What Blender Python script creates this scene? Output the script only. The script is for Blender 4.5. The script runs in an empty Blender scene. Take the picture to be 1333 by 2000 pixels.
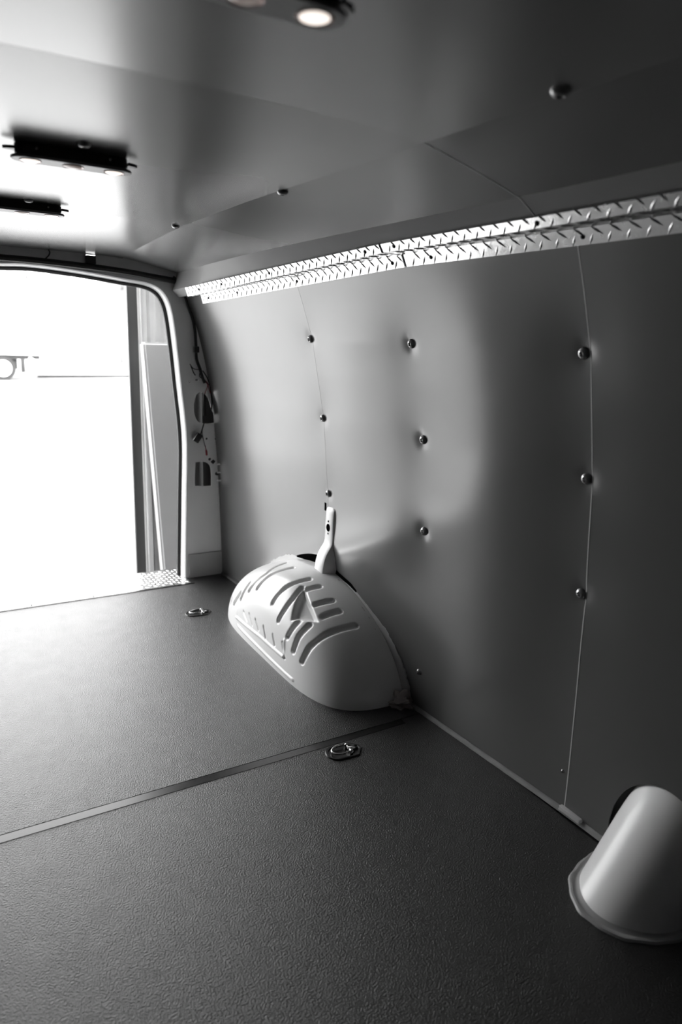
import bpy, bmesh, math, random
from mathutils import Vector, Matrix
random.seed(7)
C = bpy.context.scene.collection
# ---------------------------------------------------------------- camera, sky, exposure
F = 1364.09; H = 1.25
ROT = Matrix(((0.8635466, 0.09160755, -0.49587834), (-0.50320089, 0.22051409, -0.83556113), (0.03280445, 0.97107239, 0.23652119)))
cam = bpy.data.cameras.new('camera'); co = bpy.data.objects.new('camera', cam); C.objects.link(co)
cam.sensor_fit = 'VERTICAL'; cam.sensor_height = 36; cam.sensor_width = 24; cam.lens = 36 * F / 2000
cam.clip_start = .02; cam.clip_end = 500
co.matrix_world = Matrix.Translation((0, 0, H)) @ ROT.to_4x4()
cam.dof.use_dof = True; cam.dof.focus_distance = 2.3; cam.dof.aperture_fstop = 2.4
bpy.context.scene.camera = co
w = bpy.data.worlds.new('sky'); bpy.context.scene.world = w; w.use_nodes = True
SKY = 9.0
w.node_tree.nodes['Background'].inputs[0].default_value = (1, 1, 1, 1)
w.node_tree.nodes['Background'].inputs[1].default_value = SKY
sl = bpy.data.lights.new('sun', 'SUN'); sl.energy = 14; sl.angle = .02
so = bpy.data.objects.new('sun', sl); C.objects.link(so); so.rotation_euler = Vector((-.25, -.75, .85)).to_track_quat('Z', 'Y').to_euler()
vs = bpy.context.scene.view_settings
vs.view_transform = 'Standard'; vs.look = 'None'; vs.gamma = 1; vs.use_curve_mapping = False
vs.exposure = -0.3

def at(u, v, Y):                      # a pixel of the photo turned into a point on the plane y = Y
    d = ROT @ Vector((u - 666.5, -(v - 1000), -F))
    return Vector((d.x * Y / d.y, Y, d.z * Y / d.y + H))
# ---------------------------------------------------------------- materials
def mat(name, col, rough=.4, metal=0, spec=.5, bump=0, bscale=50, coat=0, emit=None, var=0, vscale=4, rvar=0, bdist=.002, crough=.15):
    m = bpy.data.materials.new(name); m.use_nodes = True; nt = m.node_tree; b = nt.nodes['Principled BSDF']
    if not isinstance(col, tuple): col = (col, col, col)
    b.inputs['Base Color'].default_value = (*col, 1); b.inputs['Roughness'].default_value = rough
    b.inputs['Metallic'].default_value = metal; b.inputs['Specular IOR Level'].default_value = spec
    b.inputs['Coat Weight'].default_value = coat; b.inputs['Coat Roughness'].default_value = crough
    if emit:
        b.inputs['Emission Color'].default_value = (*emit[0], 1); b.inputs['Emission Strength'].default_value = emit[1]
    tc = nt.nodes.new('ShaderNodeTexCoord')
    def noise(s, det=4):
        n = nt.nodes.new('ShaderNodeTexNoise'); n.inputs['Scale'].default_value = s; n.inputs['Detail'].default_value = det
        nt.links.new(tc.outputs['Object'], n.inputs['Vector']); return n
    n = noise(vscale); r = nt.nodes.new('ShaderNodeMapRange')
    r.inputs['From Min'].default_value = .3; r.inputs['From Max'].default_value = .7
    r.inputs['To Min'].default_value = 1 - var; r.inputs['To Max'].default_value = 1 + var
    nt.links.new(n.outputs['Fac'], r.inputs['Value'])
    mx = nt.nodes.new('ShaderNodeVectorMath'); mx.operation = 'SCALE'; mx.inputs[0].default_value = col
    nt.links.new(r.outputs['Result'], mx.inputs['Scale']); nt.links.new(mx.outputs[0], b.inputs['Base Color'])
    if rvar:
        n2 = noise(vscale * 1.7, 6); r2 = nt.nodes.new('ShaderNodeMapRange')
        r2.inputs['From Min'].default_value = .3; r2.inputs['From Max'].default_value = .7
        r2.inputs['To Min'].default_value = rough - rvar; r2.inputs['To Max'].default_value = rough + rvar
        nt.links.new(n2.outputs['Fac'], r2.inputs['Value']); nt.links.new(r2.outputs['Result'], b.inputs['Roughness'])
    if bump:
        n3 = noise(bscale); bp = nt.nodes.new('ShaderNodeBump'); bp.inputs['Strength'].default_value = bump
        bp.inputs['Distance'].default_value = bdist
        nt.links.new(n3.outputs['Fac'], bp.inputs['Height']); nt.links.new(bp.outputs['Normal'], b.inputs['Normal'])
    return m
M = dict(
    panel=mat('grey_wall_panel', .18, .22, metal=.38, spec=.8, bump=.02, bscale=6, var=.02),
    ceil=mat('grey_ceiling_panel', .22, .25, metal=.3, spec=.8, bump=.02, bscale=5, var=.02),
    header=mat('light_header_panel', .30, .5, spec=.4, bump=.15, bscale=9, var=.05),
    floor=mat('black_textured_floor', .010, .33, spec=.95, bump=.8, bscale=260, var=.25, vscale=9, rvar=.03, bdist=.0035),
    tape=mat('black_floor_tape', .006, .22, spec=.6),
    paint=mat('white_body_paint', .86, .32, coat=.4, var=.02),
    paint_grey=mat('grey_body_paint', .42, .4, var=.04, vscale=3),
    cavity=mat('dark_cavity', .06, .6),
    seam=mat('seam_sealant', (.34, .31, .30), .6, bump=.8, bscale=40, var=.3, vscale=20, bdist=.004),
    plate=mat('bright_diamond_plate', .85, .24, metal=1, var=.03, vscale=20, rvar=.05),
    black=mat('black_plastic', .008, .35),
    rubber=mat('black_rubber', .012, .55),
    chrome=mat('polished_steel', .8, .12, metal=1),
    clip=mat('grey_push_clip', .40, .2, metal=.6, spec=.8),
    bezel=mat('grey_lamp_bezel', .2, .4),
    lens=mat('warm_lamp_lens', (.3, .2, .17), .15, emit=((1, .82, .72), .12)),
    lens_lit=mat('warm_lamp_glow', (.5, .4, .35), .15, emit=((1, .9, .82), 1.5)),
    reflector=mat('lamp_reflector', (.25, .15, .13), .25, metal=.4),
    red=mat('red_wire', (.25, .03, .04), .4),
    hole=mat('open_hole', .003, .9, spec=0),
    lipgrey=mat('dull_metal_lip', .22, .5, var=.2, vscale=12),
    edge=mat('panel_edge', .6, .4),
    siding=mat('grey_siding', .8, .5, var=.12, vscale=3),
    jamb=mat('dark_door_jamb', .10, .5),
    gloss=mat('glossy_white_cover', .92, .36, coat=.3, var=.01),
    wood=mat('pale_wood', .45, .6, var=.3, vscale=7),
    slab=mat('white_slab', .8, .5, var=.03),
    concrete=mat('pale_concrete', .36, .8, var=.05, vscale=.7),
    trailer=mat('white_trailer', .8, .4),
    under=mat('trailer_underbody', .02, .6),
    foliage=mat('pale_foliage', .2, .8, var=.4, vscale=2),
    shop=mat('shop_wall', .35, .7),
)
# ---------------------------------------------------------------- helpers
def tag(o, label=None, cat=None, group=None, kind=None):
    for k, v in (('label', label), ('category', cat), ('group', group), ('kind', kind)):
        if v: o[k] = v
    return o
def link(name, me, m, parent=None, smooth=True):
    o = bpy.data.objects.new(name, me); C.objects.link(o)
    if m is not None and not me.materials: me.materials.append(m)
    if parent is not None: o.parent = parent
    if smooth:
        for p in me.polygons: p.use_smooth = True
    return o
def from_bm(name, bm, m, parent=None, smooth=True, auto=True):
    bmesh.ops.recalc_face_normals(bm, faces=bm.faces[:])
    if smooth and auto:
        for e in bm.edges:
            if len(e.link_faces) == 2 and e.calc_face_angle(0) > math.radians(38): e.smooth = False
    me = bpy.data.meshes.new(name); bm.to_mesh(me); bm.free()
    return link(name, me, m, parent, smooth)
def empty(name, loc, label=None, cat=None, group=None, kind=None):
    o = bpy.data.objects.new(name, None); C.objects.link(o); o.location = loc; o.empty_display_size = .05
    return tag(o, label, cat, group, kind)
def box(bm, lo, hi, bev=0):
    v = [bm.verts.new((x, y, z)) for x in (lo[0], hi[0]) for y in (lo[1], hi[1]) for z in (lo[2], hi[2])]
    fs = [bm.faces.new([v[i] for i in f]) for f in ((0, 1, 3, 2), (4, 6, 7, 5), (0, 4, 5, 1), (2, 3, 7, 6), (0, 2, 6, 4), (1, 5, 7, 3))]
    if bev:
        es = list({e for f in fs for e in f.edges})
        bmesh.ops.bevel(bm, geom=es, offset=bev, segments=2, affect='EDGES', profile=.5)
def grid(bm, P):
    V = [[bm.verts.new(p) for p in row] for row in P]
    for i in range(len(V) - 1):
        for j in range(len(V[0]) - 1):
            bm.faces.new((V[i][j], V[i][j + 1], V[i + 1][j + 1], V[i + 1][j]))
    return V
def thicken(bm, off):                 # give a grid sheet a real thickness away from the room
    g = bmesh.ops.duplicate(bm, geom=bm.verts[:] + bm.edges[:] + bm.faces[:])
    dup = {s: d for s, d in g['vert_map'].items() if isinstance(s, bmesh.types.BMVert)}
    pairs = list(g['vert_map'].items())
    src = set(); 
    newv = {v for v in g['geom'] if isinstance(v, bmesh.types.BMVert)}
    oldv = [v for v in bm.verts if v not in newv]
    vm = g['vert_map']
    bound = [e for e in bm.edges if len(e.link_faces) == 1 and e.verts[0] not in newv]
    quads = [(e.verts[0], e.verts[1], vm[e.verts[1]], vm[e.verts[0]]) for e in bound]
    for v in newv: v.co += Vector(off)
    for q in quads:
        try: bm.faces.new(q)
        except ValueError: pass
def tube(bm, pts, r, n=8, cap=True):
    pts = [Vector(p) for p in pts]; rings = []; up = None
    for i, p in enumerate(pts):
        d = (pts[min(i + 1, len(pts) - 1)] - pts[max(i - 1, 0)]).normalized()
        if up is None: up = d.orthogonal().normalized()
        up = (up - d * up.dot(d)).normalized(); sd = d.cross(up)
        rr = r[i] if isinstance(r, (list, tuple)) else r
        rings.append([bm.verts.new(p + (up * math.cos(a) + sd * math.sin(a)) * rr) for a in [2 * math.pi * k / n for k in range(n)]])
    for a, b in zip(rings, rings[1:]):
        for k in range(n): bm.faces.new((a[k], a[(k + 1) % n], b[(k + 1) % n], b[k]))
    if cap: bm.faces.new(rings[0]); bm.faces.new(rings[-1])
def smooth_path(pts, n=6):
    pts = [Vector(p) for p in pts]; out = []
    for i in range(len(pts) - 1):
        p0, p1, p2, p3 = pts[max(i - 1, 0)], pts[i], pts[i + 1], pts[min(i + 2, len(pts) - 1)]
        for k in range(n):
            t = k / n
            out.append(.5 * ((2 * p1) + (-p0 + p2) * t + (2 * p0 - 5 * p1 + 4 * p2 - p3) * t * t + (-p0 + 3 * p1 - 3 * p2 + p3) * t ** 3))
    return out + [pts[-1]]
def lathe(bm, prof, n=24, M4=None):
    rings = []
    for r, z in prof:
        if r < 1e-6: rings.append([bm.verts.new((0, 0, z))])
        else: rings.append([bm.verts.new((r * math.cos(2 * math.pi * k / n), r * math.sin(2 * math.pi * k / n), z)) for k in range(n)])
    for a, b in zip(rings, rings[1:]):
        for k in range(n):
            q = [a[k % len(a)], a[(k + 1) % len(a)], b[(k + 1) % len(b)], b[k % len(b)]]
            q = list(dict.fromkeys(q))
            if len(q) > 2: bm.faces.new(q)
    if M4 is not None:
        for ring in rings:
            for v in ring: v.co = M4 @ v.co
def lerp(x, xs, ys):
    if x <= xs[0]: return ys[0]
    for a, b, c, d in zip(xs, xs[1:], ys, ys[1:]):
        if x <= b: return c + (d - c) * (x - a) / (b - a)
    return ys[-1]
def sm(x, xs, ys):                    # smoothed lookup
    return sum(lerp(x + d, xs, ys) for d in (-.05, -.025, 0, .025, .05)) / 5
def filled(name, outline, holes, thick, y0, m, parent=None, smooth=False):   # plate in an x-z plane with holes
    cu = bpy.data.curves.new(name, 'CURVE'); cu.dimensions = '2D'; cu.fill_mode = 'BOTH'; cu.extrude = thick / 2
    for loop in [outline] + holes:
        sp = cu.splines.new('POLY'); sp.points.add(len(loop) - 1); sp.use_cyclic_u = True
        for q, p in zip(sp.points, loop): q.co = (p[0], p[1], 0, 1)
    t = bpy.data.objects.new('t', cu); C.objects.link(t)
    dg = bpy.context.evaluated_depsgraph_get(); dg.update()
    me = bpy.data.meshes.new_from_object(t.evaluated_get(dg)); bpy.data.objects.remove(t)
    for v in me.vertices: v.co = Vector((v.co.x, y0 + thick / 2 - v.co.z, v.co.y))
    me.name = name; me.materials.clear()
    bm = bmesh.new(); bm.from_mesh(me); bpy.data.meshes.remove(me)
    return from_bm(name, bm, m, parent, smooth)
# ---------------------------------------------------------------- van cross-section
ZS = [0, .14, .372, .62, .864, 1.054, 1.209, 1.321, 1.428, 1.468, 1.56]
XS = [1.423, 1.421, 1.414, 1.402, 1.383, 1.356, 1.324, 1.293, 1.257, 1.240, 1.204]
CLIPS = [(2.366, 1.257), (2.36, .962), (2.352, .664), (1.777, 1.252), (1.766, .958), (1.761, .657), (1.141, 1.243), (1.139, .944), (1.137, .642)]
def ss(d, r0, r1, up=False):
    t = max(0, min(1, (r1 - d) / (r1 - r0))); t = t * t * (3 - 2 * t); return 1 - t if up else t
def taper(y): return .054 * (max(0, y - 1.15) if y > 1.25 else max(0, (y - 1.05)) ** 2 * 2.5)
def wall_base(y, z): return sm(z, ZS, XS) - taper(y)
def wall_x(y, z):
    x = wall_base(y, z)
    for cy, cz in CLIPS:
        r2 = (y - cy) ** 2 + (z - cz) ** 2
        x += .0040 * math.exp(-r2 / .0006) + .003 * math.exp(-r2 / .010)
    s = min(1, max(0, (1.45 - z) / .2)) * min(1, z / .3)
    if 1.14 < y < 2.36: x -= .010 * s * math.sin(math.pi * (y - 1.14) / .61) ** 2
    x -= .018 * (1 - .35 * math.exp(-((y - 2.335) / .06) ** 2)) * math.exp(-((z - (.50 - .40 * (y - 2.1))) / .115) ** 2) * ss(y, 1.45, 2.15, True) * ss(y, 2.8, 3.25)  # added bulge, shaped to mirror bright sky in a band above the arch
    t = (y - 2.36) / 1.08
    if 0 < t <= 1: x += .03 * (t - t ** 5)
    return x
YS = [1.126, 1.72, 2.37, 3.22, 3.46]
T_top = (YS, [1.100, 1.115, 1.098, 1.061, 1.052], [1.5085, 1.515, 1.497, 1.468, 1.458])
T_um = (YS, [1.112, 1.127, 1.110, 1.074, 1.065], [1.4895, 1.495, 1.470, 1.431, 1.420])
T_lm = (YS, [1.207, 1.193, 1.174, 1.135, 1.124], [1.4965, 1.494, 1.472, 1.441, 1.430])
T_bt = (YS, [1.236, 1.207, 1.182, 1.146, 1.132], [1.467, 1.463, 1.437, 1.403, 1.393])
def T(a, y): return sm(y, a[0], a[1]), sm(y, a[0], a[2])
YC = [.63, .805, 1.122, 1.327, 1.619, 1.843, 2.356, 3.265, 3.46]
XC = [.84, .833, .821, .800, .780, .770, .766, .812, .83]
YL = [1.126, 1.39, 1.8, 2.18, 2.43, 2.9, 3.446]
XL = [1.058, 1.051, 1.038, 1.032, 1.030, 1.047, 1.084]
XM = .31
def crease(y): return sm(y, YC, XC)
def lowc(y): return sm(y, YL, XL)
def mirror(p): return Vector((2 * XM - p[0], p[1], p[2]))
def frange(a, b, n): return [a + (b - a) * i / n for i in range(n + 1)]
def wall_top(y): return T(T_lm, y)[1] + .004
def build_wall(name, y0, y1, ny, nz, hole=None, flip=False, m='panel'):
    bm = bmesh.new(); rows = []
    for y in frange(y0, y1, ny):
        zt = wall_top(y)
        rows.append([Vector((wall_x(y, z), y, z)) for z in frange(.014, zt, nz)])
    if flip: rows = [[mirror(p) for p in r] for r in rows]
    grid(bm, rows)
    if hole:
        cy, cz, ry, rz = hole
        e = lambda p: ((p.y - cy) / ry) ** 2 + ((p.z - cz) / rz) ** 2
        dead = [f for f in bm.faces if all(e(v.co) < 1 for v in f.verts)]
        dead = [f for f in bm.faces if e(f.calc_center_median()) < 1]
        bmesh.ops.delete(bm, geom=dead, context='FACES')
        for v in bm.verts:
            q = e(v.co)
            if v.is_boundary and .6 < q < 1.4 and v.co.z > .02 and abs(v.co.y - y1) > .01:
                k = 1 / math.sqrt(q); v.co.y = cy + (v.co.y - cy) * k; v.co.z = max(.014, cz + (v.co.z - cz) * k)
    thicken(bm, (-.003 if flip else .003, 0, 0))
    o = from_bm(name, bm, M[m]); tag(o, kind='structure'); return o
# right wall, three panels; the near one has the opening for the filler cover
build_wall('wall_right', -1.3, 1.1255, 190, 110, hole=(.835, .055, .150, .195))
build_wall('wall_right', 1.1285, 2.3585, 150, 150)
build_wall('wall_right', 2.3595, 3.44, 110, 130)
build_wall('wall_left', -1.3, 3.44, 60, 30, flip=True)
# pale seam strips seen in the gaps between wall panels
for ys in (1.127,):
    bm = bmesh.new(); rows = [[Vector((wall_base(y, z) + .0005, y, z)) for z in frange(.014, wall_top(y), 60)] for y in (ys - .0022, ys + .0012)]
    for r in rows:
        for p in r: p.x = wall_x(ys, p.z) - .0006
    grid(bm, rows); thicken(bm, (.0035, 0, 0)); tag(from_bm('trim_1', bm, M['edge']), kind='structure')
# header band, cove and ceiling
def sheet(name, y0, y1, ny, fn, off, m, kind='structure', flip=False):
    bm = bmesh.new(); rows = [fn(y) for y in frange(y0, y1, ny)]
    if flip: rows = [[mirror(p) for p in r] for r in rows]
    grid(bm, rows); thicken(bm, off); return tag(from_bm(name, bm, M[m]), kind=kind)
def band(y):
    tx, tz = T(T_top, y); ux, uz = T(T_um, y); lx = lowc(y); bx, bz = T(T_lm, y)
    return [Vector(p) for p in ((lx, y, 1.543), (lx + (tx - lx) * .6 + .004, y, 1.543 + (tz - 1.543) * .6 + .003), (tx + .005, y, tz + .004), (ux + .022, y, uz + .012), (bx + .03, y, bz + .012))]
def cove(y):
    a, b = lowc(y), crease(y); r = []
    for k in frange(0, 1, 12):
        s = .0015 * math.sin(math.pi * k) + .004 * math.sin(math.pi * k) * math.sin((y - 1.1) * 4.2) * (1 if y < 2.2 else 0 if y > 2.6 else (2.6 - y) / .4) - .010 * ss(k, 0, 1) * max(0, (y - 2.5) / .94) ** 2
        r.append(Vector((b + (a - b) * k, y, 1.605 + (1.543 - 1.605) * k + s)))
    return r
def ceil(y):
    b = crease(y); L = 2 * XM - b; r = []
    near = .013 if y < 1.127 else .013 - .004 * min(1, (y - 1.127) / .5)
    sag = 0
    if y > 1.127:
        sag = .010 * math.sin(math.pi * (y - 1.127) / 1.27) if y < 2.397 else .004 * math.sin(math.pi * (y - 2.397) / 1.08)
        b += .004
    else: sag = .007 * math.sin(math.pi * max(0, y + .1) / 1.227)
    for k in frange(0, 1, 30):
        u = 2 * k - 1
        r.append(Vector((L + (b - L) * k, y, 1.605 - .010 * max(0, (y - 2.5) / .94) ** 2 + (near - (.004 * max(0, y - 2.4)) ) * (1 - abs(u) ** 2.2) - sag * (1 - u * u) - (.0042 * min(1, (y - 1.127) / .3) * abs(u) ** 14 if y > 1.127 else 0))))
    return r
for fl in (False, True):
    sheet('trim_2', -1.3, 1.124, 24, band, (.006, 0, .004), 'header', flip=fl)
    sheet('trim_3', 1.127, 3.44, 60, band, (.006, 0, .004), 'header', flip=fl)
    sheet('trim_4', -1.3, 1.1268, 30, cove, (0, 0, .003), 'ceil', flip=fl)
    sheet('trim_5', 1.1275, 3.44, 80, cove, (0, 0, .003), 'ceil', flip=fl)
sheet('ceiling', -1.3, 1.1268, 40, ceil, (0, 0, .003), 'ceil')
sheet('ceiling', 1.1275, 2.399, 50, ceil, (0, 0, .003), 'ceil')
sheet('ceiling', 2.3995, 3.45, 40, ceil, (0, 0, .003), 'ceil')
sheet('trim_1', 1.1258, 1.1284, 1, lambda y: [p + Vector((0, 0, -.0007)) for p in cove(y)], (0, 0, .003), 'edge')
sheet('trim_1', 1.1258, 1.1284, 1, lambda y: [p + Vector((-.0006, 0, -.0007)) for p in band(y)[:3]], (.003, 0, .003), 'edge')
# roof skin, front wall of the cargo box
bm = bmesh.new(); box(bm, (-.85, -1.3, 1.66), (1.5, 3.5, 1.68)); tag(from_bm('ceiling', bm, M['paint_grey'], smooth=False), kind='structure')
bm = bmesh.new(); box(bm, (-.85, -1.34, 0), (1.5, -1.3, 1.66)); tag(from_bm('wall_front', bm, M['under'], smooth=False), kind='structure')
bm = bmesh.new(); box(bm, (1.56, -1.34, -.2), (1.60, 3.52, 1.68)); tag(from_bm('wall_right', bm, M['shop'], smooth=False), kind='structure')
bm = bmesh.new(); box(bm, (-.98, -1.34, -.2), (-.94, 3.52, 1.68)); tag(from_bm('wall_left', bm, M['shop'], smooth=False), kind='structure')
# floor mats
bm = bmesh.new(); box(bm, (-.9, -1.3, -.02), (1.405, 1.742, 0.0)); tag(from_bm('floor', bm, M['floor'], smooth=False), kind='structure')
bm = bmesh.new(); box(bm, (-.9, 1.745, -.02), (1.385, 3.356, 0.0)); tag(from_bm('floor', bm, M['floor'], smooth=False), kind='structure')
bm = bmesh.new(); box(bm, (1.05, 3.356, -.02), (1.385, 3.45, 0.0)); tag(from_bm('floor', bm, M['floor'], smooth=False), kind='structure')
bm = bmesh.new(); box(bm, (-.9, -1.3, -.05), (1.56, 3.66, -.02)); tag(from_bm('floor', bm, M['cavity'], smooth=False), kind='structure')
bm = bmesh.new(); box(bm, (-.9, 1.712, -.001), (1.30, 1.741, .0008)); tag(from_bm('trim_6', bm, M['tape'], smooth=False), kind='structure')
bm = bmesh.new(); box(bm, (-.9, 3.350, -.001), (1.115, 3.362, .002)); tag(from_bm('trim_7', bm, M['tape'], smooth=False), kind='structure')
# pale metal lip along the foot of the right wall, slightly ragged
bm = bmesh.new(); rows = []
for y in frange(-1.3, 1.86, 160):
    x = wall_base(y, 0); j = random.uniform(-.0012, .0012)
    rows.append([Vector((x - .009 + j * .5, y, 0)), Vector((x - .007 + j, y, .006 + j)), Vector((x - .002, y, .012 + j * 2)), Vector((x + .01, y, .016))])
grid(bm, rows); thicken(bm, (.006, 0, -.002)); tag(from_bm('baseboard_right', bm, M['lipgrey']), kind='structure')
bm = bmesh.new(); rows = []
for y in frange(2.88, 3.44, 20):
    x = wall_base(y, 0); rows.append([Vector((x - .006, y, 0)), Vector((x - .004, y, .010)), Vector((x + .01, y, .016))])
grid(bm, rows); thicken(bm, (.006, 0, -.002)); tag(from_bm('baseboard_right', bm, M['cavity']), kind='structure')

# ---------------------------------------------------------------- rear frame of the van
PY = 3.45
lip_px = [(0, 513), (60, 515), (150, 527), (240, 543), (286, 551), (312, 563), (328, 583), (338, 615), (347, 680), (355, 755), (363, 825), (366, 880), (365, 960), (364, 1040), (363, 1124)]
lip = [at(u, v, PY) for u, v in lip_px]
lip = smooth_path(lip, 5)
lip[-1].z = 0
for p in lip: p.z = max(p.z, 0)
full = [mirror(p) for p in reversed(lip)] + [p for p in lip if p.x > XM + .02]
full = [Vector((p.x, PY, p.z)) for p in full]
def pxloop(pts, n=4, Y=PY, sm_=True):
    q = [at(u, v, Y) for u, v in pts]
    if sm_: q = smooth_path(q + [q[0]], n)[:-1]
    return [(p.x, p.z) for p in q]
def circ(u, v, r, n=12, sy=1):
    c = at(u, v, PY); return [(c.x + r * math.cos(2 * math.pi * k / n), c.z + r * sy * math.sin(2 * math.pi * k / n)) for k in range(n)]
outline = [(1.385, 0), (1.385, 1.655), (-.765, 1.655), (-.765, 0)] + [(p.x, p.z) for p in full]
holeA = pxloop([(379, 790), (383, 773), (391, 766), (400, 770), (408, 780), (414, 800), (422, 814), (423, 823), (415, 827), (397, 827), (386, 822), (380, 808)])
holeB = pxloop([(382, 903), (398, 902), (407, 906), (412, 916), (413, 945), (410, 949), (386, 949), (381, 945)], 3)
holes = [holeA, holeB] + [circ(370, 746, .006), circ(404, 857, .006), circ(422, 857, .006), circ(410, 897, .008), circ(425, 925, .014, sy=.75), circ(385, 742, .009, sy=.6),
         [(at(u, v, PY).x, at(u, v, PY).z) for u, v in ((417, 897), (422, 902), (417, 907), (411, 902))],
         [(at(u, v, PY).x, at(u, v, PY).z) for u, v in ((168, 497), (186, 498), (186, 513), (168, 511))]]
wb = filled('wall_back', outline, holes, .006, PY, M['paint']); tag(wb, kind='structure')
# cavity behind the pillar with an inner rib
bm = bmesh.new(); box(bm, (1.13, 3.58, 0), (1.40, 3.60, 1.655)); box(bm, (1.22, 3.50, .30), (1.236, 3.58, 1.3)); box(bm, (1.385, 3.456, 0), (1.40, 3.60, 1.655))
box(bm, (1.13, 3.456, .68), (1.385, 3.58, .69)); tag(from_bm('wall_back', bm, M['cavity'], smooth=False), kind='structure')
# door frame lip, seal
def sweep(name, path, prof, m, parent=None):
    bm = bmesh.new(); rows = []
    for i, p in enumerate(path):
        d = (path[min(i + 1, len(path) - 1)] - path[max(i - 1, 0)]).normalized()
        nrm = Vector((d.z, 0, -d.x))                 # towards the opening
        rows.append([p + nrm * a + Vector((0, b, 0)) for a, b in prof])
    grid(bm, rows); return from_bm(name, bm, m, parent)
# direction: full runs left foot -> top -> right foot; normal (d.z,-d.x) points inwards for d up on the left
df = empty('door_1', (XM, PY, 0), kind='structure')
fr_path = [p - Vector((XM, PY, 0)) for p in full]
sweep('door_frame', fr_path, [(-.004, -.002), (.001, -.004), (.005, 0), (.009, .015), (.011, .035), (.012, .052), (.006, .054), (.0, .056), (-.06, .06)], M['paint'], df)
sweep('door_seal', fr_path, [(.008, .054), (.018, .052), (.026, .060), (.026, .076), (.018, .086), (.008, .082)], M['rubber'], df)
# stepped foot panel of the pillar and screws on the lip
a, b = at(368, 1086, PY), at(432, 1078, PY)
bm = bmesh.new(); box(bm, (a.x, PY - .012, 0), (1.34, PY - .001, a.z + .01), .004); from_bm('pillar_foot_panel', bm, M['paint_grey'], df).location = (-XM, -PY, 0)
bm = bmesh.new()
for u, v in ((331, 596), (346, 702), (355, 820), (357, 1078)):
    c = at(u, v, PY + .04); bmesh.ops.create_icosphere(bm, subdivisions=1, radius=.003, matrix=Matrix.Translation(c + Vector((.004, 0, 0)) - Vector((XM, PY, 0))))
from_bm('frame_screw', bm, M['black'], df)
# header trough: shelf ledge across the top with dark weatherstrip
hd = empty('header_rail', (XM, PY, 1.55), 'dark rubber rail running across the header above the rear opening', 'rail')
path = [mirror(at(u, v, PY - .02)) for u, v in reversed([(60, 508), (150, 518), (240, 530), (300, 541), (345, 549)])] + [at(u, v, PY - .02) for u, v in [(0, 503), (60, 508), (150, 518), (240, 530), (300, 541), (345, 549)]]
bm = bmesh.new(); tube(bm, [p - hd.location for p in smooth_path(path, 5)], .014, 8); from_bm('rail', bm, M['rubber'], hd)
bm = bmesh.new()
for u, v in ((178, 507),):
    c = at(u, v, PY - .03) - hd.location; box(bm, (c.x - .022, -.03, c.z - .018), (c.x + .022, .0, c.z + .018), .004)
from_bm('clip_block', bm, M['black'], hd)
# ledge above the lip
# cable drop on the header
bm = bmesh.new(); tube(bm, smooth_path([at(u, v, PY - .008) for u, v in ((92, 484), (97, 492), (95, 499), (88, 506))], 4), .003, 6)
tag(from_bm('header_cable', bm, M['black']), 'short black cable dropping down the header above the rear opening', 'cable')
# diamond plate sill
def lozenge(bm, c, ax, ay, n, L, W, h):
    vs_ = [c + ax * L, c + ay * W, c - ax * L, c - ay * W]
    vs_ = [bm.verts.new(p) for p in vs_]; t = [bm.verts.new(c + ax * L * .35 + n * h), bm.verts.new(c - ax * L * .35 + n * h)]
    bm.faces.new((vs_[0], vs_[1], t[0])); bm.faces.new((vs_[0], t[0], vs_[3])); bm.faces.new((vs_[1], vs_[2], t[1], t[0])); bm.faces.new((vs_[2], vs_[3], t[1])); bm.faces.new((vs_[3], t[0], t[1]))
sill = empty('diamond_plate_sill', (XM, 3.49, 0), 'bright diamond plate threshold across the rear door opening', 'threshold plate')
bm = bmesh.new(); box(bm, (-.80, -.128, -.02), (.79, .135, .003))
s = .021
for i in range(-38, 38):
    for j in range(-6, 7):
        c = Vector((i * s, j * s, .003))
        if abs(c.y) > .12: continue
        a = math.radians(45 if (i + j) % 2 else -45)
        lozenge(bm, c, Vector((math.cos(a), math.sin(a), 0)), Vector((-math.sin(a), math.cos(a), 0)), Vector((0, 0, 1)), .0125, .0035, .0022)
from_bm('sill_plate', bm, M['plate'], sill, smooth=False)
bm = bmesh.new(); c = at(22, 1150, 3.49); box(bm, (-.285, -.028, .0032), (-.165, -.020, .0062), .001); from_bm('sill_handle', bm, M['black'], sill)
for x in (-.29, .02, .30, .70):
    bm = bmesh.new(); lathe(bm, [(0, .0062), (.003, .0058), (.005, .003)], 10, Matrix.Translation((x, -.118, 0))); from_bm('sill_screw', bm, M['black'], sill)

# ---------------------------------------------------------------- pillar fittings
st = empty('latch_bracket', at(440, 925, PY - .02), 'small light metal latch bracket standing out from the edge of the rear pillar', 'bracket')
L0 = st.location.copy()
bm = bmesh.new(); p0, p1 = at(436, 895, PY - .02), at(440, 948, PY - .02)
box(bm, (-.020, -.01, p1.z - L0.z), (.012, .012, p0.z - L0.z), .003); from_bm('bracket_plate', bm, M['paint_grey'], st)
bm = bmesh.new()
for v in (905, 921, 937):
    p = at(438, v, PY - .02); box(bm, (-.05, -.018, p.z - L0.z - .004), (.008, -.009, p.z - L0.z + .004), .002)
box(bm, (.008, -.022, p1.z - L0.z), (.016, .008, p0.z - L0.z - .01), .002)
from_bm('bracket_rib', bm, M['paint'], st)
bm = bmesh.new(); p = at(434, 882, PY - .02); lathe(bm, [(0, .012), (.008, .010), (.012, 0), (.012, -.01)], 12, Matrix.Translation(p - L0) @ Matrix.Rotation(math.pi / 2, 4, 'X')); from_bm('bracket_bolt', bm, M['black'], st)
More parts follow.
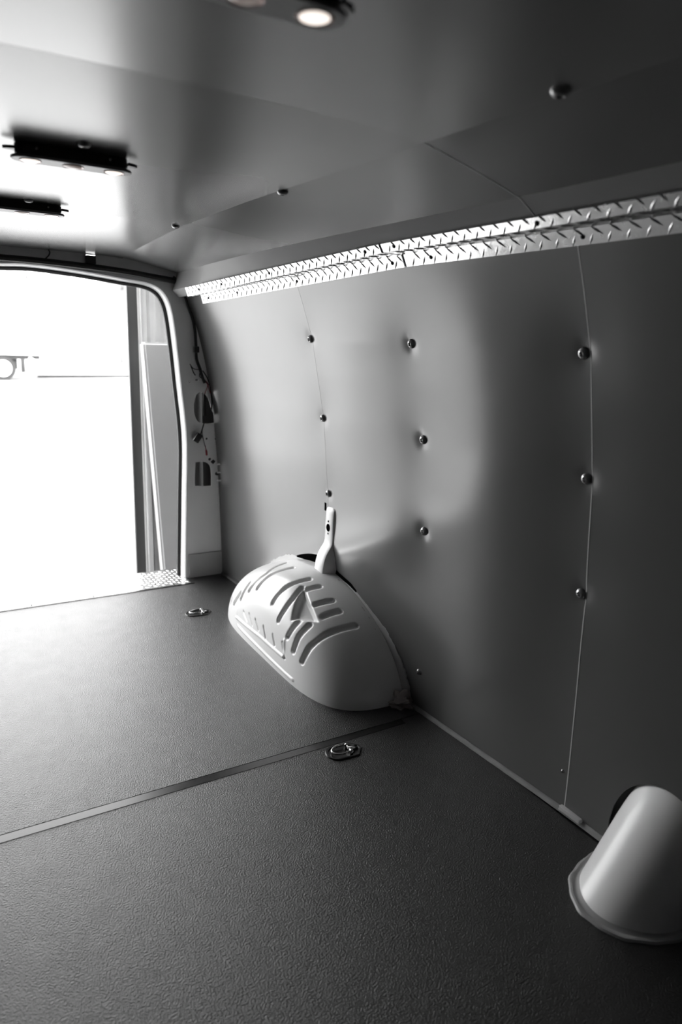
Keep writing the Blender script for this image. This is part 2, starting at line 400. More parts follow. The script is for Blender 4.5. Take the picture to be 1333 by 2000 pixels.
hn = empty('wiring_harness', at(375, 640, PY - .02), 'black taped wiring harness running down the edge of the rear pillar', 'wiring')
L0 = hn.location.copy()
bm = bmesh.new(); tube(bm, [p - L0 for p in smooth_path([at(u, v, PY - .025) for u, v in ((338, 541), (350, 553), (360, 575), (367, 596), (376, 620), (381, 645), (383, 675), (384, 700), (390, 718), (395, 735), (400, 748))], 5)], .0075, 8); from_bm('main_loom', bm, M['rubber'], hn)
def branch(name, pts, r, m='black', Y=PY - .025):
    bm = bmesh.new(); tube(bm, [p - L0 for p in smooth_path([at(u, v, Y) for u, v in pts], 5)], r, 6); from_bm(name, bm, M[m], hn)
branch('branch_wire', ((371, 711), (377, 719), (386, 722), (394, 720)), .0022)
branch('branch_wire', ((373, 714), (378, 727), (382, 733)), .0028)
branch('branch_wire', ((393, 722), (390, 735), (400, 742), (408, 752)), .0022)
branch('branch_wire', ((396, 724), (406, 740), (411, 760), (414, 785), (413, 800)), .003)
branch('branch_wire', ((400, 745), (400, 765), (399, 790), (400, 812)), .009, 'rubber', PY + .01)
branch('branch_wire', ((401, 745), (406, 752), (403, 762), (400, 770)), .002, 'red')
branch('branch_wire', ((398, 742), (405, 747), (408, 758), (411, 768)), .002, 'red')
bm = bmesh.new(); p = at(384, 683, PY - .03) - L0; box(bm, p - Vector((.014, .01, .014)), p + Vector((.012, .01, .016)), .003); from_bm('plug', bm, M['black'], hn)
cn = empty('hanging_connector', at(386, 855, PY - .03), 'black plug hanging on wires between the two pillar holes, with a red tail', 'connector')
L1 = cn.location.copy()
bm = bmesh.new(); box(bm, (-.016, -.012, -.024), (.016, .012, .024), .004); o = from_bm('plug_body', bm, M['black'], cn); o.rotation_euler = (0, math.radians(35), 0)
def wire2(name, pts, r, m):
    bm = bmesh.new(); tube(bm, [p - L1 for p in smooth_path([at(u, v, PY - .03) for u, v in pts], 5)], r, 6); return from_bm(name, bm, M[m], cn)
wire2('plug_wire', ((399, 826), (396, 836), (392, 848)), .003, 'black'); wire2('plug_wire', ((398, 828), (395, 845), (398, 860), (401, 872)), .0018, 'black')
wire2('red_tail', ((401, 870), (403, 880), (404, 890)), [.002] * 5 + [.005] * 5 + [.001], 'red')

# ---------------------------------------------------------------- diamond plate trim along the wall head
def trim_piece(name, y0, y1, label):
    t = empty(name, (T(T_bt, (y0 + y1) / 2)[0], (y0 + y1) / 2, T(T_bt, (y0 + y1) / 2)[1]), label, 'metal trim')
    O = t.location.copy(); bm = bmesh.new(); rows = []
    def sec(y): return [Vector((*[T(a, y)[0]], y, T(a, y)[1])) for a in (T_top, T_um, T_lm, T_bt)]
    for y in frange(y0, y1, max(8, int((y1 - y0) / .05))): rows.append([p - O for p in sec(y)])
    grid(bm, rows); thicken(bm, (.002, 0, .003))
    n = int((y1 - y0) / .046)
    for i in range(n):
        for leg, rowsets in ((0, ((.16, 1, 0), (.72, -1, .5))), (1, ((.3, 1, .2), (.75, -1, .7))), (2, ((.22, 1, 0), (.70, -1, .5)))):
            for c, sg, ph in rowsets:
                y = y0 + .012 + (i + ph) * .046
                if y > y1 - .012: continue
                s_ = sec(y); s2 = sec(min(y1, y + .01))
                A, B = s_[leg], s_[leg + 1]; ac = (B - A).normalized(); al = (s2[leg] - A).normalized() if (s2[leg] - A).length > 1e-6 else Vector((0, 1, 0))
                nrm = ac.cross(al).normalized()
                if nrm.dot(Vector((0, 0, H)) - A) < 0: nrm = -nrm
                w_ = (B - A).length
                d1 = (-al * (.7 if sg > 0 else -.55) + ac * .72).normalized(); d2 = nrm.cross(d1)
                lozenge(bm, A + (B - A) * c + nrm * .0002 - O, d1, d2, nrm, min(.017, w_ * .58), .0034, .0026)
    from_bm('plate_strip', bm, M['plate'], t, smooth=False)
    return t, O, sec
def screws(t, O, sec, ys):
    for y, leg, c in ys:
        s_ = sec(y); A, B = s_[leg], s_[leg + 1]; ac = (B - A).normalized(); nrm = ac.cross(Vector((0, 1, 0))).normalized()
        P = A + (B - A) * c
        if nrm.dot(Vector((0, 0, H)) - A) < 0: nrm = -nrm
        R4 = nrm.to_track_quat('Z', 'Y').to_matrix().to_4x4()
        bm = bmesh.new(); lathe(bm, [(0, .004), (.0035, .0035), (.0055, .0015), (.006, 0)], 12, Matrix.Translation(P - O) @ R4); from_bm('screw', bm, M['black'], t)
r1 = trim_piece('diamond_plate_trim', -1.3, 1.714, 'near length of bright diamond plate trim along the top of the wall')
screws(*r1, [(1.12, 0, .55), (1.10, 2, .5), (1.655, 0, .5), (1.60, 2, .5)])
r2 = trim_piece('diamond_plate_trim', 1.725, 3.25, 'far length of bright diamond plate trim, ending at the rear door pillar')
screws(*r2, [(1.775, 2, .5), (1.80, 0, .5), (2.42, 0, .5), (2.35, 2, .5), (2.85, 0, .5), (2.86, 2, .5), (3.1, 0, .5), (3.17, 2, .5)])

# ---------------------------------------------------------------- push clips
def make_clip(sc=1.0):
    bm = bmesh.new(); lathe(bm, [(0, .0042), (.004, .0042), (.0052, .0075), (.0088, .0065), (.0115, .0035), (.0125, 0), (.0125, -.003)], 20)
    for v in bm.verts: v.co *= sc
    return bm
clip0 = None
def clip(loc, nrm, sc, label, group=None):
    global clip0
    if clip0 is None: clip0 = from_bm('push_clip', make_clip(), M['clip']); o = clip0
    else: o = clip0.copy(); C.objects.link(o)
    o.location = loc; o.rotation_euler = nrm.to_track_quat('Z', 'Y').to_euler(); o.scale = (sc,) * 3
    for k in ('group',):
        if k in o: del o[k]
    tag(o, label, 'clip', group)
def wall_clip(y, z, label, sc=1.0):
    e = .004; px = wall_base(y, z)
    dy = (wall_base(y + e, z) - wall_base(y - e, z)) / (2 * e); dz = (wall_base(y, z + e) - wall_base(y, z - e)) / (2 * e)
    n = Vector((-1, dy, dz)).normalized()
    clip(Vector((wall_x(y, z), y, z)) + n * .001, n, sc * 1.2, label, 'push clips in the right wall')
names = [('far seam of the wall above the wheel arch', 'top'), ('far seam of the wall above the wheel arch', 'middle'), ('far seam, just above the white bracket', 'lowest'),
         ('middle of the large wall panel', 'top'), ('middle of the large wall panel', 'middle'), ('middle of the large wall panel', 'lowest'),
         ('near seam of the wall', 'top'), ('near seam of the wall', 'middle'), ('near seam of the wall', 'lowest')]
for (y, z), (wh, po) in zip(CLIPS, names):
    wall_clip(y + (.006 if y < 1.2 or y > 2.3 else 0), z, 'grey push clip, %s one on the %s' % (po, wh))
wall_clip(1.77, .145, 'small round push clip low on the wall beside the wheel arch', .7)
wall_clip(1.145, .119, 'tiny dark clip near the foot of the near wall seam', .35)
def cz(x, y): 
    r = ceil(y); return lerp(x, [p.x for p in r], [p.z for p in r])
for x, y, lb, sc in ((.792, 1.665, 'dark push clip at the ceiling crease, nearer the middle trim joint', 1.1), (.755, 2.40, 'dark push clip at the ceiling crease near the rear door', 1.1),
                     (.812, .80, 'blurred dark push clip at the near ceiling crease', 1.2), (.305, 1.535, 'pale push clip in the ceiling behind the middle light bar', 1.1), (.297, 2.29, 'pale push clip in the ceiling behind the farthest light bar', 1.1)):
    clip(Vector((x, y, cz(x, y))), Vector((0, 0, -1)), sc, lb, 'push clips in the ceiling')

# ---------------------------------------------------------------- ceiling light bars
def stadium(bm, L, r, z0, z1, n=10, cx=0):
    loop = [(cx + L / 2 - r + r * math.cos(a), r * math.sin(a)) for a in [(-.5 + k / n) * math.pi for k in range(n + 1)]] + [(cx - L / 2 + r + r * math.cos(a), r * math.sin(a)) for a in [(.5 + k / n) * math.pi for k in range(n + 1)]]
    b = [bm.verts.new((x, y, z0)) for x, y in loop]; t = [bm.verts.new((x, y, z1)) for x, y in loop]
    bm.faces.new(b); bm.faces.new(t)
    for i in range(len(b)): bm.faces.new((b[i], b[(i + 1) % len(b)], t[(i + 1) % len(b)], t[i]))
def light_bar(loc, label):
    t = empty('ceiling_light_bar', loc, label, 'ceiling light', 'three spot light bars on the ceiling')
    bm = bmesh.new(); stadium(bm, .216, .017, -.0, .021); bmesh.ops.bevel(bm, geom=[e for e in bm.edges if abs(e.verts[0].co.z - e.verts[1].co.z) < 1e-6], offset=.002, segments=2, affect='EDGES'); from_bm('light_body', bm, M['black'], t)
    for sx in (-1, 1):
        bm = bmesh.new(); pts = [(sx * .108, -.012), (sx * .122, -.006), (sx * .129, 0), (sx * .122, .006), (sx * .108, .012)]
        b = [bm.verts.new((x, y, .007)) for x, y in pts]; u = [bm.verts.new((x, y, .013)) for x, y in pts]; bm.faces.new(b); bm.faces.new(u)
        for i in range(5): bm.faces.new((b[i], b[(i + 1) % 5], u[(i + 1) % 5], u[i]))
        from_bm('mounting_tab', bm, M['black'], t)
        for sy in (-1,):
            bm = bmesh.new(); lathe(bm, [(0, .003), (.003, .002), (.0035, 0)], 10, Matrix.Translation((sx * .07, -.0165, .012)) @ Matrix.Rotation(math.pi / 2, 4, 'X')); from_bm('screw', bm, M['chrome'], t)
    bm = bmesh.new(); stadium(bm, .232, .026, -.008, -.002, 12)
    # three round openings are set with reflector cups standing proud by a rim
    bmesh.ops.bevel(bm, geom=[e for e in bm.edges if abs(e.verts[0].co.z - e.verts[1].co.z) < 1e-6], offset=.0015, segments=2, affect='EDGES')
    from_bm('bezel', bm, M['bezel'], t)
    for k in (-1, 0, 1):
        bm = bmesh.new(); lathe(bm, [(.0210, -.0081), (.0200, -.0096), (.0175, -.0088), (.0150, -.0083)], 24, Matrix.Translation((k * .080, 0, 0))); cup = from_bm('lamp_ring', bm, M['reflector'], t)
        bm = bmesh.new(); lathe(bm, [(0, -.0122), (.010, -.0114), (.0155, -.0092), (.0170, -.0086)], 24, Matrix.Translation((k * .080, 0, 0))); from_bm('lamp_lens', bm, M['lens' if k == 0 else 'lens_lit'], cup)
    return t
light_bar((.312, .750, cz(.3, .8) - .021), 'nearest three-spot light bar, cut by the top of the picture')
light_bar((.296, 1.605, cz(.296, 1.6) - .021), 'black three-spot light bar in the middle of the ceiling row')
light_bar((.284, 2.345, cz(.28, 2.345) - .021), 'farthest light bar on the ceiling, nearest the rear door')

# ---------------------------------------------------------------- wheel arch
WA = dict(yc=2.3716, ryn=.5382, rz=.3602, xw=1.4064, rx=.3343, pp=1.7822, q=3.8341, ryf=.6269, q2=4.1703)
slots = [[(1.095, 2.588, .214), (1.149, 2.531, .303), (1.245, 2.541, .335)], [(1.101, 2.515, .249), (1.151, 2.484, .313), (1.223, 2.432, .348)], [(1.092, 2.345, .246), (1.145, 2.32, .317), (1.225, 2.289, .344)], [(1.084, 2.27, .203), (1.102, 2.252, .252), (1.132, 2.246, .291), (1.178, 2.261, .325)], [(1.083, 2.188, .168), (1.115, 2.156, .24)], [(1.083, 2.137, .131), (1.097, 2.127, .188), (1.132, 2.106, .238)], [(1.088, 2.077, .113), (1.109, 2.06, .172), (1.167, 2.033, .225), (1.273, 2.014, .245)], [(1.184, 2.239, .323), (1.237, 2.226, .333)], [(1.179, 2.153, .293), (1.244, 2.136, .305)], [(1.178, 2.094, .266), (1.245, 2.083, .281)], [(1.09, 2.84, .05), (1.105, 2.806, .1)], [(1.092, 2.753, .096), (1.097, 2.684, .174)], [(1.088, 2.661, .153), (1.114, 2.621, .239)]]
ridges = [[(1.079, 2.68, .065), (1.072, 2.417, .081), (1.074, 2.21, .082)], [(1.073, 2.66, .035), (1.072, 2.355, .027), (1.076, 2.124, .023)], [(1.076, 2.70, .12), (1.079, 2.68, .065)], [(1.075, 2.205, .15), (1.074, 2.20, .085)]]
ticks = [[(1.078, 2.602, .119), (1.074, 2.56, .096)], [(1.076, 2.537, .132), (1.073, 2.498, .101)], [(1.075, 2.469, .135), (1.073, 2.434, .103)], [(1.074, 2.386, .135), (1.073, 2.363, .096)], [(1.074, 2.3, .134), (1.073, 2.278, .1)], [(1.077, 2.217, .135), (1.074, 2.192, .08)]]
tri = [(1.185, 2.257, .327), (1.100, 2.190, .235), (1.156, 2.092, .253)]
def segd(p, a, b):
    ab = b - a; t = max(0, min(1, (p - a).dot(ab) / ab.length_squared)); return (p - a - ab * t).length
feat = [([Vector(q) for q in l], -.011, .005, .014) for l in slots] + [([Vector(q) for q in l], .004, .002, .010) for l in ridges] + [([Vector(q) for q in l], -.004, .002, .009) for l in ticks]
tv = [Vector(q) for q in tri]; tn = (tv[1] - tv[0]).cross(tv[2] - tv[0]).normalized()
def tri_depth(p):
    if abs((p - tv[0]).dot(tn)) > .06: return 0
    q = p - tn * (p - tv[0]).dot(tn); m = 1e9
    for i in range(3):
        a, b, c = tv[i], tv[(i + 1) % 3], tv[(i + 2) % 3]; e = (b - a).normalized(); h = (c - a) - e * (c - a).dot(e); h.normalize()
        m = min(m, (q - a).dot(h))
    return max(0, min(1, m / .014 + .3)) if m > -.004 else 0
def arch_pt(t, r):
    d = max(0, 1 - r ** WA['q2']) ** (1 / WA['q']); c = math.cos(t); s_ = math.sin(t)
    y = WA['yc'] + (WA['ryf'] if c > 0 else WA['ryn']) * r * math.copysign(abs(c) ** (2 / WA['pp']), c)
    return Vector((WA['xw'] - WA['rx'] * d, y, WA['rz'] * r * abs(s_) ** (2 / WA['pp'])))
rs = []
N1, N2 = 70, 90
rs = [.80 * (i / N1) for i in range(N1)]
d0 = (1 - .80 ** WA['q2']) ** (1 / WA['q'])
for i in range(N2 + 1):
    d = d0 * (1 - i / N2); rs.append((1 - d ** WA['q']) ** (1 / WA['q2']))
ar = empty('wheel_arch', (1.24, 2.37, 0), 'white pressed steel rear wheel arch with slots bulging out of the wall', 'wheel arch')
AO = ar.location.copy()
NT = 260; P = [[arch_pt(math.pi * j / NT, r) for j in range(NT + 1)] for r in rs]
Q = []
for i, row in enumerate(P):
    o = []
    for j, p in enumerate(row):
        i0, i1 = max(i - 1, 0), min(i + 1, len(P) - 1); j0, j1 = max(j - 1, 0), min(j + 1, NT)
        n = (P[i1][j] - P[i0][j]).cross(P[i][j1] - P[i][j0])
        n = n.normalized() if n.length > 1e-12 else Vector((-1, 0, 0))
        if n.dot(Vector((-.6, (p.y - WA['yc']), .3 + p.z))) < 0: n = -n
        h = 0
        for pts, dep, r0, r1 in feat:
            if min(abs(p.y - q.y) for q in pts) > .12 and not (min(q.y for q in pts) - .02 < p.y < max(q.y for q in pts) + .02): continue
            dm = min(segd(p, a, b) for a, b in zip(pts, pts[1:]))
            if dm < r1: h += dep * ss(dm, r0, r1)
        h = max(h, -.013); td = tri_depth(p)
        if td > 0: h = min(h, -.022 * td)
        q = p + n * h
        wx = wall_base(q.y, q.z) + .006
        q.x = min(q.x, wx); q.z = max(q.z, 0); o.append(q - AO)
    Q.append(o)
bm = bmesh.new(); grid(bm, Q); bmesh.ops.remove_doubles(bm, verts=bm.verts[:], dist=.0001); me_o = from_bm('arch_shell', bm, M['paint'], ar, auto=False)
# flange against the wall with sealant
bm = bmesh.new(); rows = []
for j in range(0, NT + 1, 2):
    t = math.pi * j / NT; c = math.cos(t); s_ = math.sin(t)
    def rimpt(k):
        y = WA['yc'] + (WA['ryf'] if c > 0 else WA['ryn']) * k * math.copysign(abs(c) ** (2 / WA['pp']), c); z = WA['rz'] * k * abs(s_) ** (2 / WA['pp'])
        return y, z
    row = []
    jj = .002 * math.sin(j * 1.7) + .002 * math.sin(j * .63)
    for k, off in ((.965, .045), (.985, .032), (1.0, .014), (1.03 + jj, .009), (1.055 + jj * 2, .006), (1.06 + jj * 2, -.002)):
        y, z = rimpt(k); row.append(Vector((wall_base(y, z) - off, y, z)) - AO)
    rows.append(row)
grid(bm, rows); from_bm('wall_flange', bm, M['paint_grey'], ar)
bm = bmesh.new(); pts = []
for j in range(NT, NT // 2 - 10, -3):
    t = math.pi * j / NT; c = math.cos(t); s_ = math.sin(t); k = .985
    y = WA['yc'] + (WA['ryf'] if c > 0 else WA['ryn']) * k * math.copysign(abs(c) ** (2 / WA['pp']), c); z = WA['rz'] * k * abs(s_) ** (2 / WA['pp'])
    pts.append(Vector((wall_base(y, z) - .030 + random.uniform(-.002, .002), y, z)) - AO)
tube(bm, pts, [random.uniform(.0035, .0065) for _ in pts], 8); from_bm('sealant_bead', bm, M['seam'], ar)
# ragged sealant lump at the near corner
bm = bmesh.new(); bmesh.ops.create_icosphere(bm, subdivisions=4, radius=1)
for v in bm.verts:
    p = v.co.copy(); k = 1 + .22 * math.sin(p.x * 7 + p.z * 5) * math.sin(p.y * 6 + 1) + .1 * math.sin(p.z * 17)
    v.co = Vector((p.x * .050 * k, p.y * .052 * k, max(0, p.z) * .060 * k * (1 - .5 * abs(p.x))))
    v.co += Vector((1.365, 1.835, .0)) - AO
from_bm('sealant_lump', bm, M['seam'], ar)

# bracket on top of the arch
br = empty('anchor_bracket', (1.33, 2.335, .35), 'white stamped steel belt anchor bracket standing on top of the wheel arch', 'bracket')
BO = br.location.copy()
prof = [(1.340, .613), (1.334, .604), (1.3305, .585), (1.329, .54), (1.329, .495), (1.326, .465), (1.311, .441), (1.300, .420), (1.291, .390), (1.286, .353), (1.286, .335)]
pp_ = smooth_path([Vector((x, 0, z)) for x, z in prof], 4)
bm = bmesh.new(); rows = []
for p in pp_:
    wx = wall_base(2.33, p.z) + .004; k = (p.z - .335) / .278
    bulge = .022 * ss(abs(p.z - .39), .02, .07)
    y0, y1 = 2.298 + .004 * k, 2.372 - .006 * k; r = .010
    sec = [(wx + 0, y0 - bulge - .002), (wx - (wx - p.x) * .45, y0 - bulge * .7)]
    if True: sec += [(p.x + r, y0), (p.x + r * .3, y0 + r * .3), (p.x, y0 + r), (p.x, (y0 + y1) / 2), (p.x, y1 - r), (p.x + r * .3, y1 - r * .3), (p.x + r, y1), (wx - (wx - p.x) * .45, y1), (wx, y1)]
    rows.append([Vector((min(x, wx + .002), y, p.z)) - BO for x, y in sec])
grid(bm, rows); bm.verts.ensure_lookup_table()
bm.faces.new(bm.verts[:len(rows[0])]); from_bm('bracket_body', bm, M['paint'], br)
def dot(name, z, ry, rz, parent):
    bm = bmesh.new(); n = 20; y = 2.335
    a = [bm.verts.new(Vector((1.3278, y + ry * math.cos(2 * math.pi * k / n), z + rz * math.sin(2 * math.pi * k / n))) - BO) for k in range(n)]
    b = [bm.verts.new(v.co + Vector((.004, 0, 0))) for v in a]; bm.faces.new(a)
    for k in range(n): bm.faces.new((a[k], a[(k + 1) % n], b[(k + 1) % n], b[k]))
    from_bm(name, bm, M['hole'], parent, smooth=False)
dot('bolt_hole', .530, .014, .016, br); dot('pin_hole', .556, .0035, .004, br); dot('pin_hole', .506, .0035, .004, br)
# dark wall notches beside the bracket
bm = bmesh.new(); grid(bm, [[Vector((wall_x(y, z) - .0012, y, z)) for z in frange(.590, .622, 3)] for y in frange(2.372, 2.384, 2)]); thicken(bm, (.004, 0, 0)); tag(from_bm('trim_8', bm, M['hole']), kind='structure')
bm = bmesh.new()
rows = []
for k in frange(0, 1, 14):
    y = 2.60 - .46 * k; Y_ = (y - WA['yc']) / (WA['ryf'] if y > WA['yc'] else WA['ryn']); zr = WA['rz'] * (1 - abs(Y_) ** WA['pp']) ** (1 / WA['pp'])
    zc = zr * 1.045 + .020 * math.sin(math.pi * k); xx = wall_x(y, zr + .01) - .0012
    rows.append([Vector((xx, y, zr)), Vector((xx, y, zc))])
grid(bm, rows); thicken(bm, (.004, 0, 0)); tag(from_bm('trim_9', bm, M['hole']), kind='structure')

# ---------------------------------------------------------------- filler cover at the near right
fc = empty('filler_pipe_cover', (1.358, .835, 0), 'glossy white slanted round cover rising from the floor into the wall opening', 'pipe cover')
FO = fc.location.copy(); ELV = math.radians(50); ax = Vector((math.cos(ELV), 0, math.sin(ELV))); uu = Vector((0, 1, 0)); vv = ax.cross(uu)
R = .124; bm = bmesh.new(); rows = []
prof = [(-.12, R * 1.0), (0, R), (.05, R), (.12, R), (.15, R * .995), (.18, R * .98), (.205, R * .95), (.225, R * .90), (.24, R * .82), (.252, R * .66), (.260, R * .42), (.262, .001)]
for s_, r_ in prof:
    rows.append([ax * s_ + uu * r_ * math.cos(a) + vv * r_ * math.sin(a) for a in [2 * math.pi * k / 72 for k in range(73)]])
for row in rows:
    for k, p in enumerate(row):
        if p.z < 0: row[k] = p - ax * (p.z / ax.z)
grid(bm, rows); bmesh.ops.remove_doubles(bm, verts=bm.verts[:], dist=.0002); from_bm('cover_tube', bm, M['gloss'], fc, auto=False)
bm = bmesh.new(); rows = []
for k in range(97):
    a = 2 * math.pi * k / 96; j = .0025 * math.sin(a * 9) + .002 * math.sin(a * 17 + 1)
    cx_, sx_ = math.cos(a), math.sin(a)
    row = []
    for rr, z in ((-.006, .010), (.002, .004), (.006, .0035), (.011 + j * .4, .006), (.016 + j * .5, .005), (.019 + j * .6, .0)):
        x, y = (R / math.sin(ELV) + rr) * cx_, (R + rr) * sx_
        row.append(Vector((min(x, wall_base(.83, 0) - .016 - FO.x), y, z)))
    rows.append(row)
grid(bm, rows); from_bm('base_flange', bm, M['paint_grey'], fc)
bm = bmesh.new(); 
for s_, da in ((.075, 0), (.105, .06)):
    a = math.radians(158) + da; c = ax * (s_ + .06) + uu * (R + .0006) * math.cos(a) + vv * (R + .0006) * math.sin(a)
    tube(bm, [c, c + ax * .012, c + ax * .024], [.0006, .0018, .0006], 6)
from_bm('scratch_mark', bm, M['cavity'], fc)
# foam scrap at the foot of the near seam
bm = bmesh.new(); box(bm, (-.008, -.035, 0), (.008, .035, .012), .002)
for v in bm.verts: v.co += Vector((random.uniform(-.001, .001), random.uniform(-.003, .003), random.uniform(-.001, .001)))
o = from_bm('foam_strip', bm, M['edge']); o.location = (wall_base(1.09, 0) - .006, 1.10, .008); o.rotation_euler = (.0, 0, .0)
tag(o, 'pale foam scrap stuck at the foot of the wall under the near seam', 'foam strip')

# ---------------------------------------------------------------- floor tie-down rings
def tie_ring(loc, rz, label):
    t = empty('tie_down_ring', loc, label, 'tie-down ring', 'tie-down rings let into the floor'); t.rotation_euler.z = rz
    bm = bmesh.new(); lp = []
    for k in range(13):
        a = math.pi / 2 + math.pi * k / 12; lp.append((-.022 + .036 * math.cos(a), .036 * math.sin(a)))
    lp += [(.030, -.034), (.052, -.004), (.052, .012), (.024, .036)]
    lp = [(x * 1.12, y * 1.12) for x, y in lp]
    b0 = [bm.verts.new((x, y, .0005)) for x, y in lp]; b1 = [bm.verts.new((x * .96, y * .94, .0045)) for x, y in lp]; b2 = [bm.verts.new((x * .86, y * .82, .0045)) for x, y in lp]; b3 = [bm.verts.new((x * .83, y * .78, .0010)) for x, y in lp]
    n = len(lp)
    for A, B in ((b0, b1), (b1, b2), (b2, b3)):
        for k in range(n): bm.faces.new((A[k], A[(k + 1) % n], B[(k + 1) % n], B[k]))
    bm.faces.new(b3); from_bm('recess_pan', bm, M['black'], t)
    bm = bmesh.new(); pts = []
    for k in range(25):
        a = math.radians(62) + math.radians(236) * k / 24; x, y = -.010 + .034 * math.cos(a), .024 * math.sin(a); pts.append(Vector((x, y, .009 + .12 * (x + .04) * .6)))
    tube(bm, pts, .0033, 10); from_bm('ring', bm, M['chrome'], t)
    bm = bmesh.new(); tube(bm, [(.014, -.022, .009), (.014, .022, .009)], .0035, 10)
    for y in (-.018, .018): bmesh.ops.create_uvsphere(bm, u_segments=12, v_segments=8, radius=.0075, matrix=Matrix.Translation((.014, y, .008)))
    box(bm, (.010, -.009, .003), (.034, .009, .013), .003); from_bm('hinge_lug', bm, M['chrome'], t)
    bm = bmesh.new(); lathe(bm, [(0, .0075), (.004, .007), (.006, .003)], 12, Matrix.Translation((.040, .0, 0))); from_bm('bolt_head', bm, M['black'], t)
tie_ring((1.000, 2.951, 0), math.radians(-6), 'chrome tie-down ring in the floor between the wheel arch and the rear door')
tie_ring((1.030, 1.662, 0), math.radians(-4), 'larger looking chrome tie-down ring in the dark floor just before the floor seam')

# ---------------------------------------------------------------- the workshop and the yard outside
GZ = -.6
bm = bmesh.new(); box(bm, (-60, -6, GZ - .1), (90, 90, GZ)); tag(from_bm('ground', bm, M['concrete'], smooth=False), kind='structure')
JY = 4.25
bm = bmesh.new(); rows = []                     # corrugated siding right of the shop door
for k in range(0, 201):
    x = 1.075 + 2.65 * k / 200; ph = (x / .075) % 1; dz = .010 * max(-1, min(1, 2.2 * math.sin(2 * math.pi * ph)))
    rows.append([Vector((x, JY + dz, GZ)), Vector((x, JY + dz, 3.2))])
grid(bm, rows); thicken(bm, (0, .03, 0)); tag(from_bm('wall_back', bm, M['siding'], smooth=False), kind='structure')
for lo, hi in (((-4.0, JY, GZ), (-1.7, JY + .05, 3.2)), ((-1.7, JY, 2.75), (1.13, JY + .05, 3.2)), ((3.7, -3, GZ), (3.75, 4.3, 3.2)), ((-4.05, -3, GZ), (-4.0, 4.3, 3.2)), ((-4, -3.05, GZ), (3.7, -3, 3.2))):
    bm = bmesh.new(); box(bm, lo, hi); tag(from_bm('wall_back' if lo[1] > 4 else 'wall_side', bm, M['shop'], smooth=False), kind='structure')
bm = bmesh.new(); box(bm, (-4.05, -3.05, 3.2), (3.75, 3.0, 3.25)); box(bm, (-4.05, 3.0, 3.2), (.6, 4.35, 3.25)); tag(from_bm('ceiling', bm, M['shop'], smooth=False), kind='structure')  # unseen gap added in the roof so sky light reaches slab and siding
a = at(256, 700, JY - .05); b = at(271, 700, JY - .05)
bm = bmesh.new(); box(bm, (a.x - .010, JY - .05, GZ), (b.x + .002, JY - .02, 2.75), .002); tag(from_bm('door_2', bm, M['jamb']), kind='structure')
bm = bmesh.new(); box(bm, (b.x + .025, JY - .06, GZ), (b.x + .05, JY - .02, 2.7), .003); tag(from_bm('conduit_strip', bm, M['siding']), 'thin pale vertical strip beside the dark jamb of the shop door', 'strip')
bm = bmesh.new(); box(bm, (b.x + .055, JY - .055, GZ), (b.x + .125, JY - .015, .62), .004); tag(from_bm('wood_post', bm, M['wood']), 'pale wooden post leaning behind the white slab outside the rear opening', 'post')
# slab leaning sideways against the siding
tl = at(276, 668, JY - .14); bl = at(316, 1118, JY - .14)
d = (bl - tl).normalized(); side = Vector((-d.z, 0, d.x)); 
if side.x < 0: side = -side
Lg = (tl.z - GZ - .01) / -d.z
c0 = tl; bm = bmesh.new(); W_ = .62; th = .09
vv_ = []
for y in (-th / 2, th / 2):
    for q in (c0, c0 + Vector((W_, 0, 0)), c0 + d * Lg + Vector((W_, 0, 0)), c0 + d * Lg): vv_.append(bm.verts.new(q + Vector((0, y, 0)) - c0))
for f_ in ((0, 1, 2, 3), (7, 6, 5, 4), (0, 4, 5, 1), (1, 5, 6, 2), (2, 6, 7, 3), (3, 7, 4, 0)): bm.faces.new([vv_[i] for i in f_])
bmesh.ops.bevel(bm, geom=bm.edges[:], offset=.012, segments=3, affect='EDGES')
o = from_bm('leaning_slab', bm, M['slab']); o.location = c0; tag(o, 'white rounded-edge slab leaning against the corrugated siding outside', 'slab')
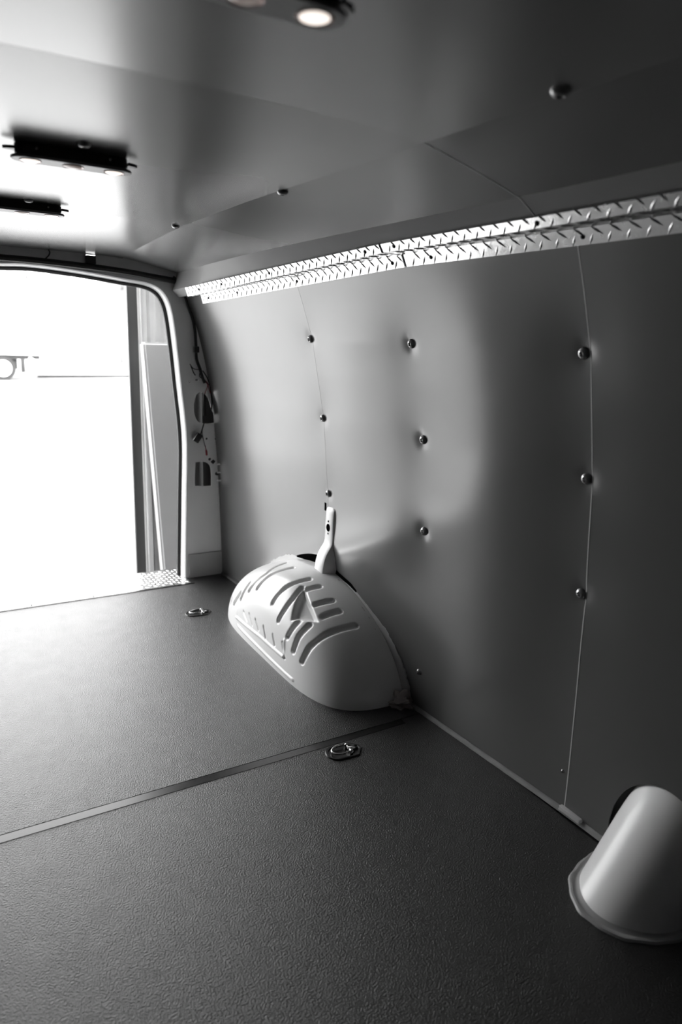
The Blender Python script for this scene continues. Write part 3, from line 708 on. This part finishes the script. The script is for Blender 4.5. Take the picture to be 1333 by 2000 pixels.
# white semi-trailer far across the yard
TY = 31.0
tr = empty('semi_trailer', (0, TY, GZ), 'white semi-trailer parked far across the bright yard', 'trailer')
bm = bmesh.new(); box(bm, (-9, -1.2, .95), (7.4, 1.2, 3.5), .05); from_bm('trailer_body', bm, M['trailer'], tr)
bm = bmesh.new(); box(bm, (-8.8, -1.1, .80), (3.9, 1.1, .95)); box(bm, (-.5, -1.0, .42), (3.1, -.6, .8), .03); from_bm('underframe', bm, M['under'], tr)
for x in (1.35, 2.55, .1):
    wcx = x
    bm = bmesh.new(); lathe(bm, [(.0, -.14), (.22, -.14), (.24, -.10), (.40, -.16), (.46, -.12), (.46, .12), (.0, .12)], 28, Matrix.Translation((wcx, -1.15, .46)) @ Matrix.Rotation(math.pi / 2, 4, 'X'))
    wh = from_bm('wheel', bm, M['under'], tr)
    bm = bmesh.new(); lathe(bm, [(0, .21), (.1, .2), (.12, .145), (.30, .16), (.31, .13)], 24, Matrix.Translation((wcx, -1.15, .46)) @ Matrix.Rotation(math.pi / 2, 4, 'X')); from_bm('hub', bm, M['trailer'], wh)
bm = bmesh.new(); box(bm, (3.2, -1.15, .3), (3.35, -1.0, .8), .01); from_bm('mud_flap', bm, M['under'], tr)
bm = bmesh.new(); tube(bm, [(3.5, -1.1, .85), (4.2, -1.1, .40)], .07, 8); from_bm('landing_leg', bm, M['trailer'], tr)
bm = bmesh.new(); tube(bm, [(4.25, -1.1, .9), (4.2, -1.1, .25)], .05, 8); from_bm('landing_leg', bm, M['trailer'], tr)
bm = bmesh.new(); tube(bm, [(4.0, 31.9, GZ + .03), (9.5, 32.5, GZ + .03)], .06, 8); tag(from_bm('kerb_line', bm, M['under']), 'thin dark kerb line on the bright ground beside the trailer', 'kerb')
def blob(name, c, s, label):
    bm = bmesh.new(); bmesh.ops.create_icosphere(bm, subdivisions=4, radius=1)
    for v in bm.verts:
        p = v.co; k = 1 + .18 * math.sin(p.x * 9 + 1) * math.sin(p.z * 8) + .12 * math.sin(p.y * 13 + p.z * 11); v.co = Vector((p.x * s[0] * k, p.y * s[1] * k, p.z * s[2] * k))
    r = empty(name, (c[0], c[1], GZ), label, 'tree', 'trees beyond the yard')
    o = from_bm('crown', bm, M['foliage'], r); o.location = (0, 0, c[2] - GZ)
    bm = bmesh.new(); tube(bm, [(0, 0, 0), (0, 0, c[2] - GZ)], [s[0] * .09, s[0] * .05], 8); from_bm('trunk', bm, M['foliage'], r)
for u, v, s_, lb in ((232, 560, 1.0, 'pale tree at the right end of the trees beyond the trailer'), (120, 575, .8, 'pale tree in the middle above the trailer'), (36, 570, .8, 'pale tree at the left end above the trailer')):
    p = at(u, v, 48); blob('yard_tree', (p.x, p.y, p.z), (1.0 * s_, 1.0, 2.0 * s_), lb)
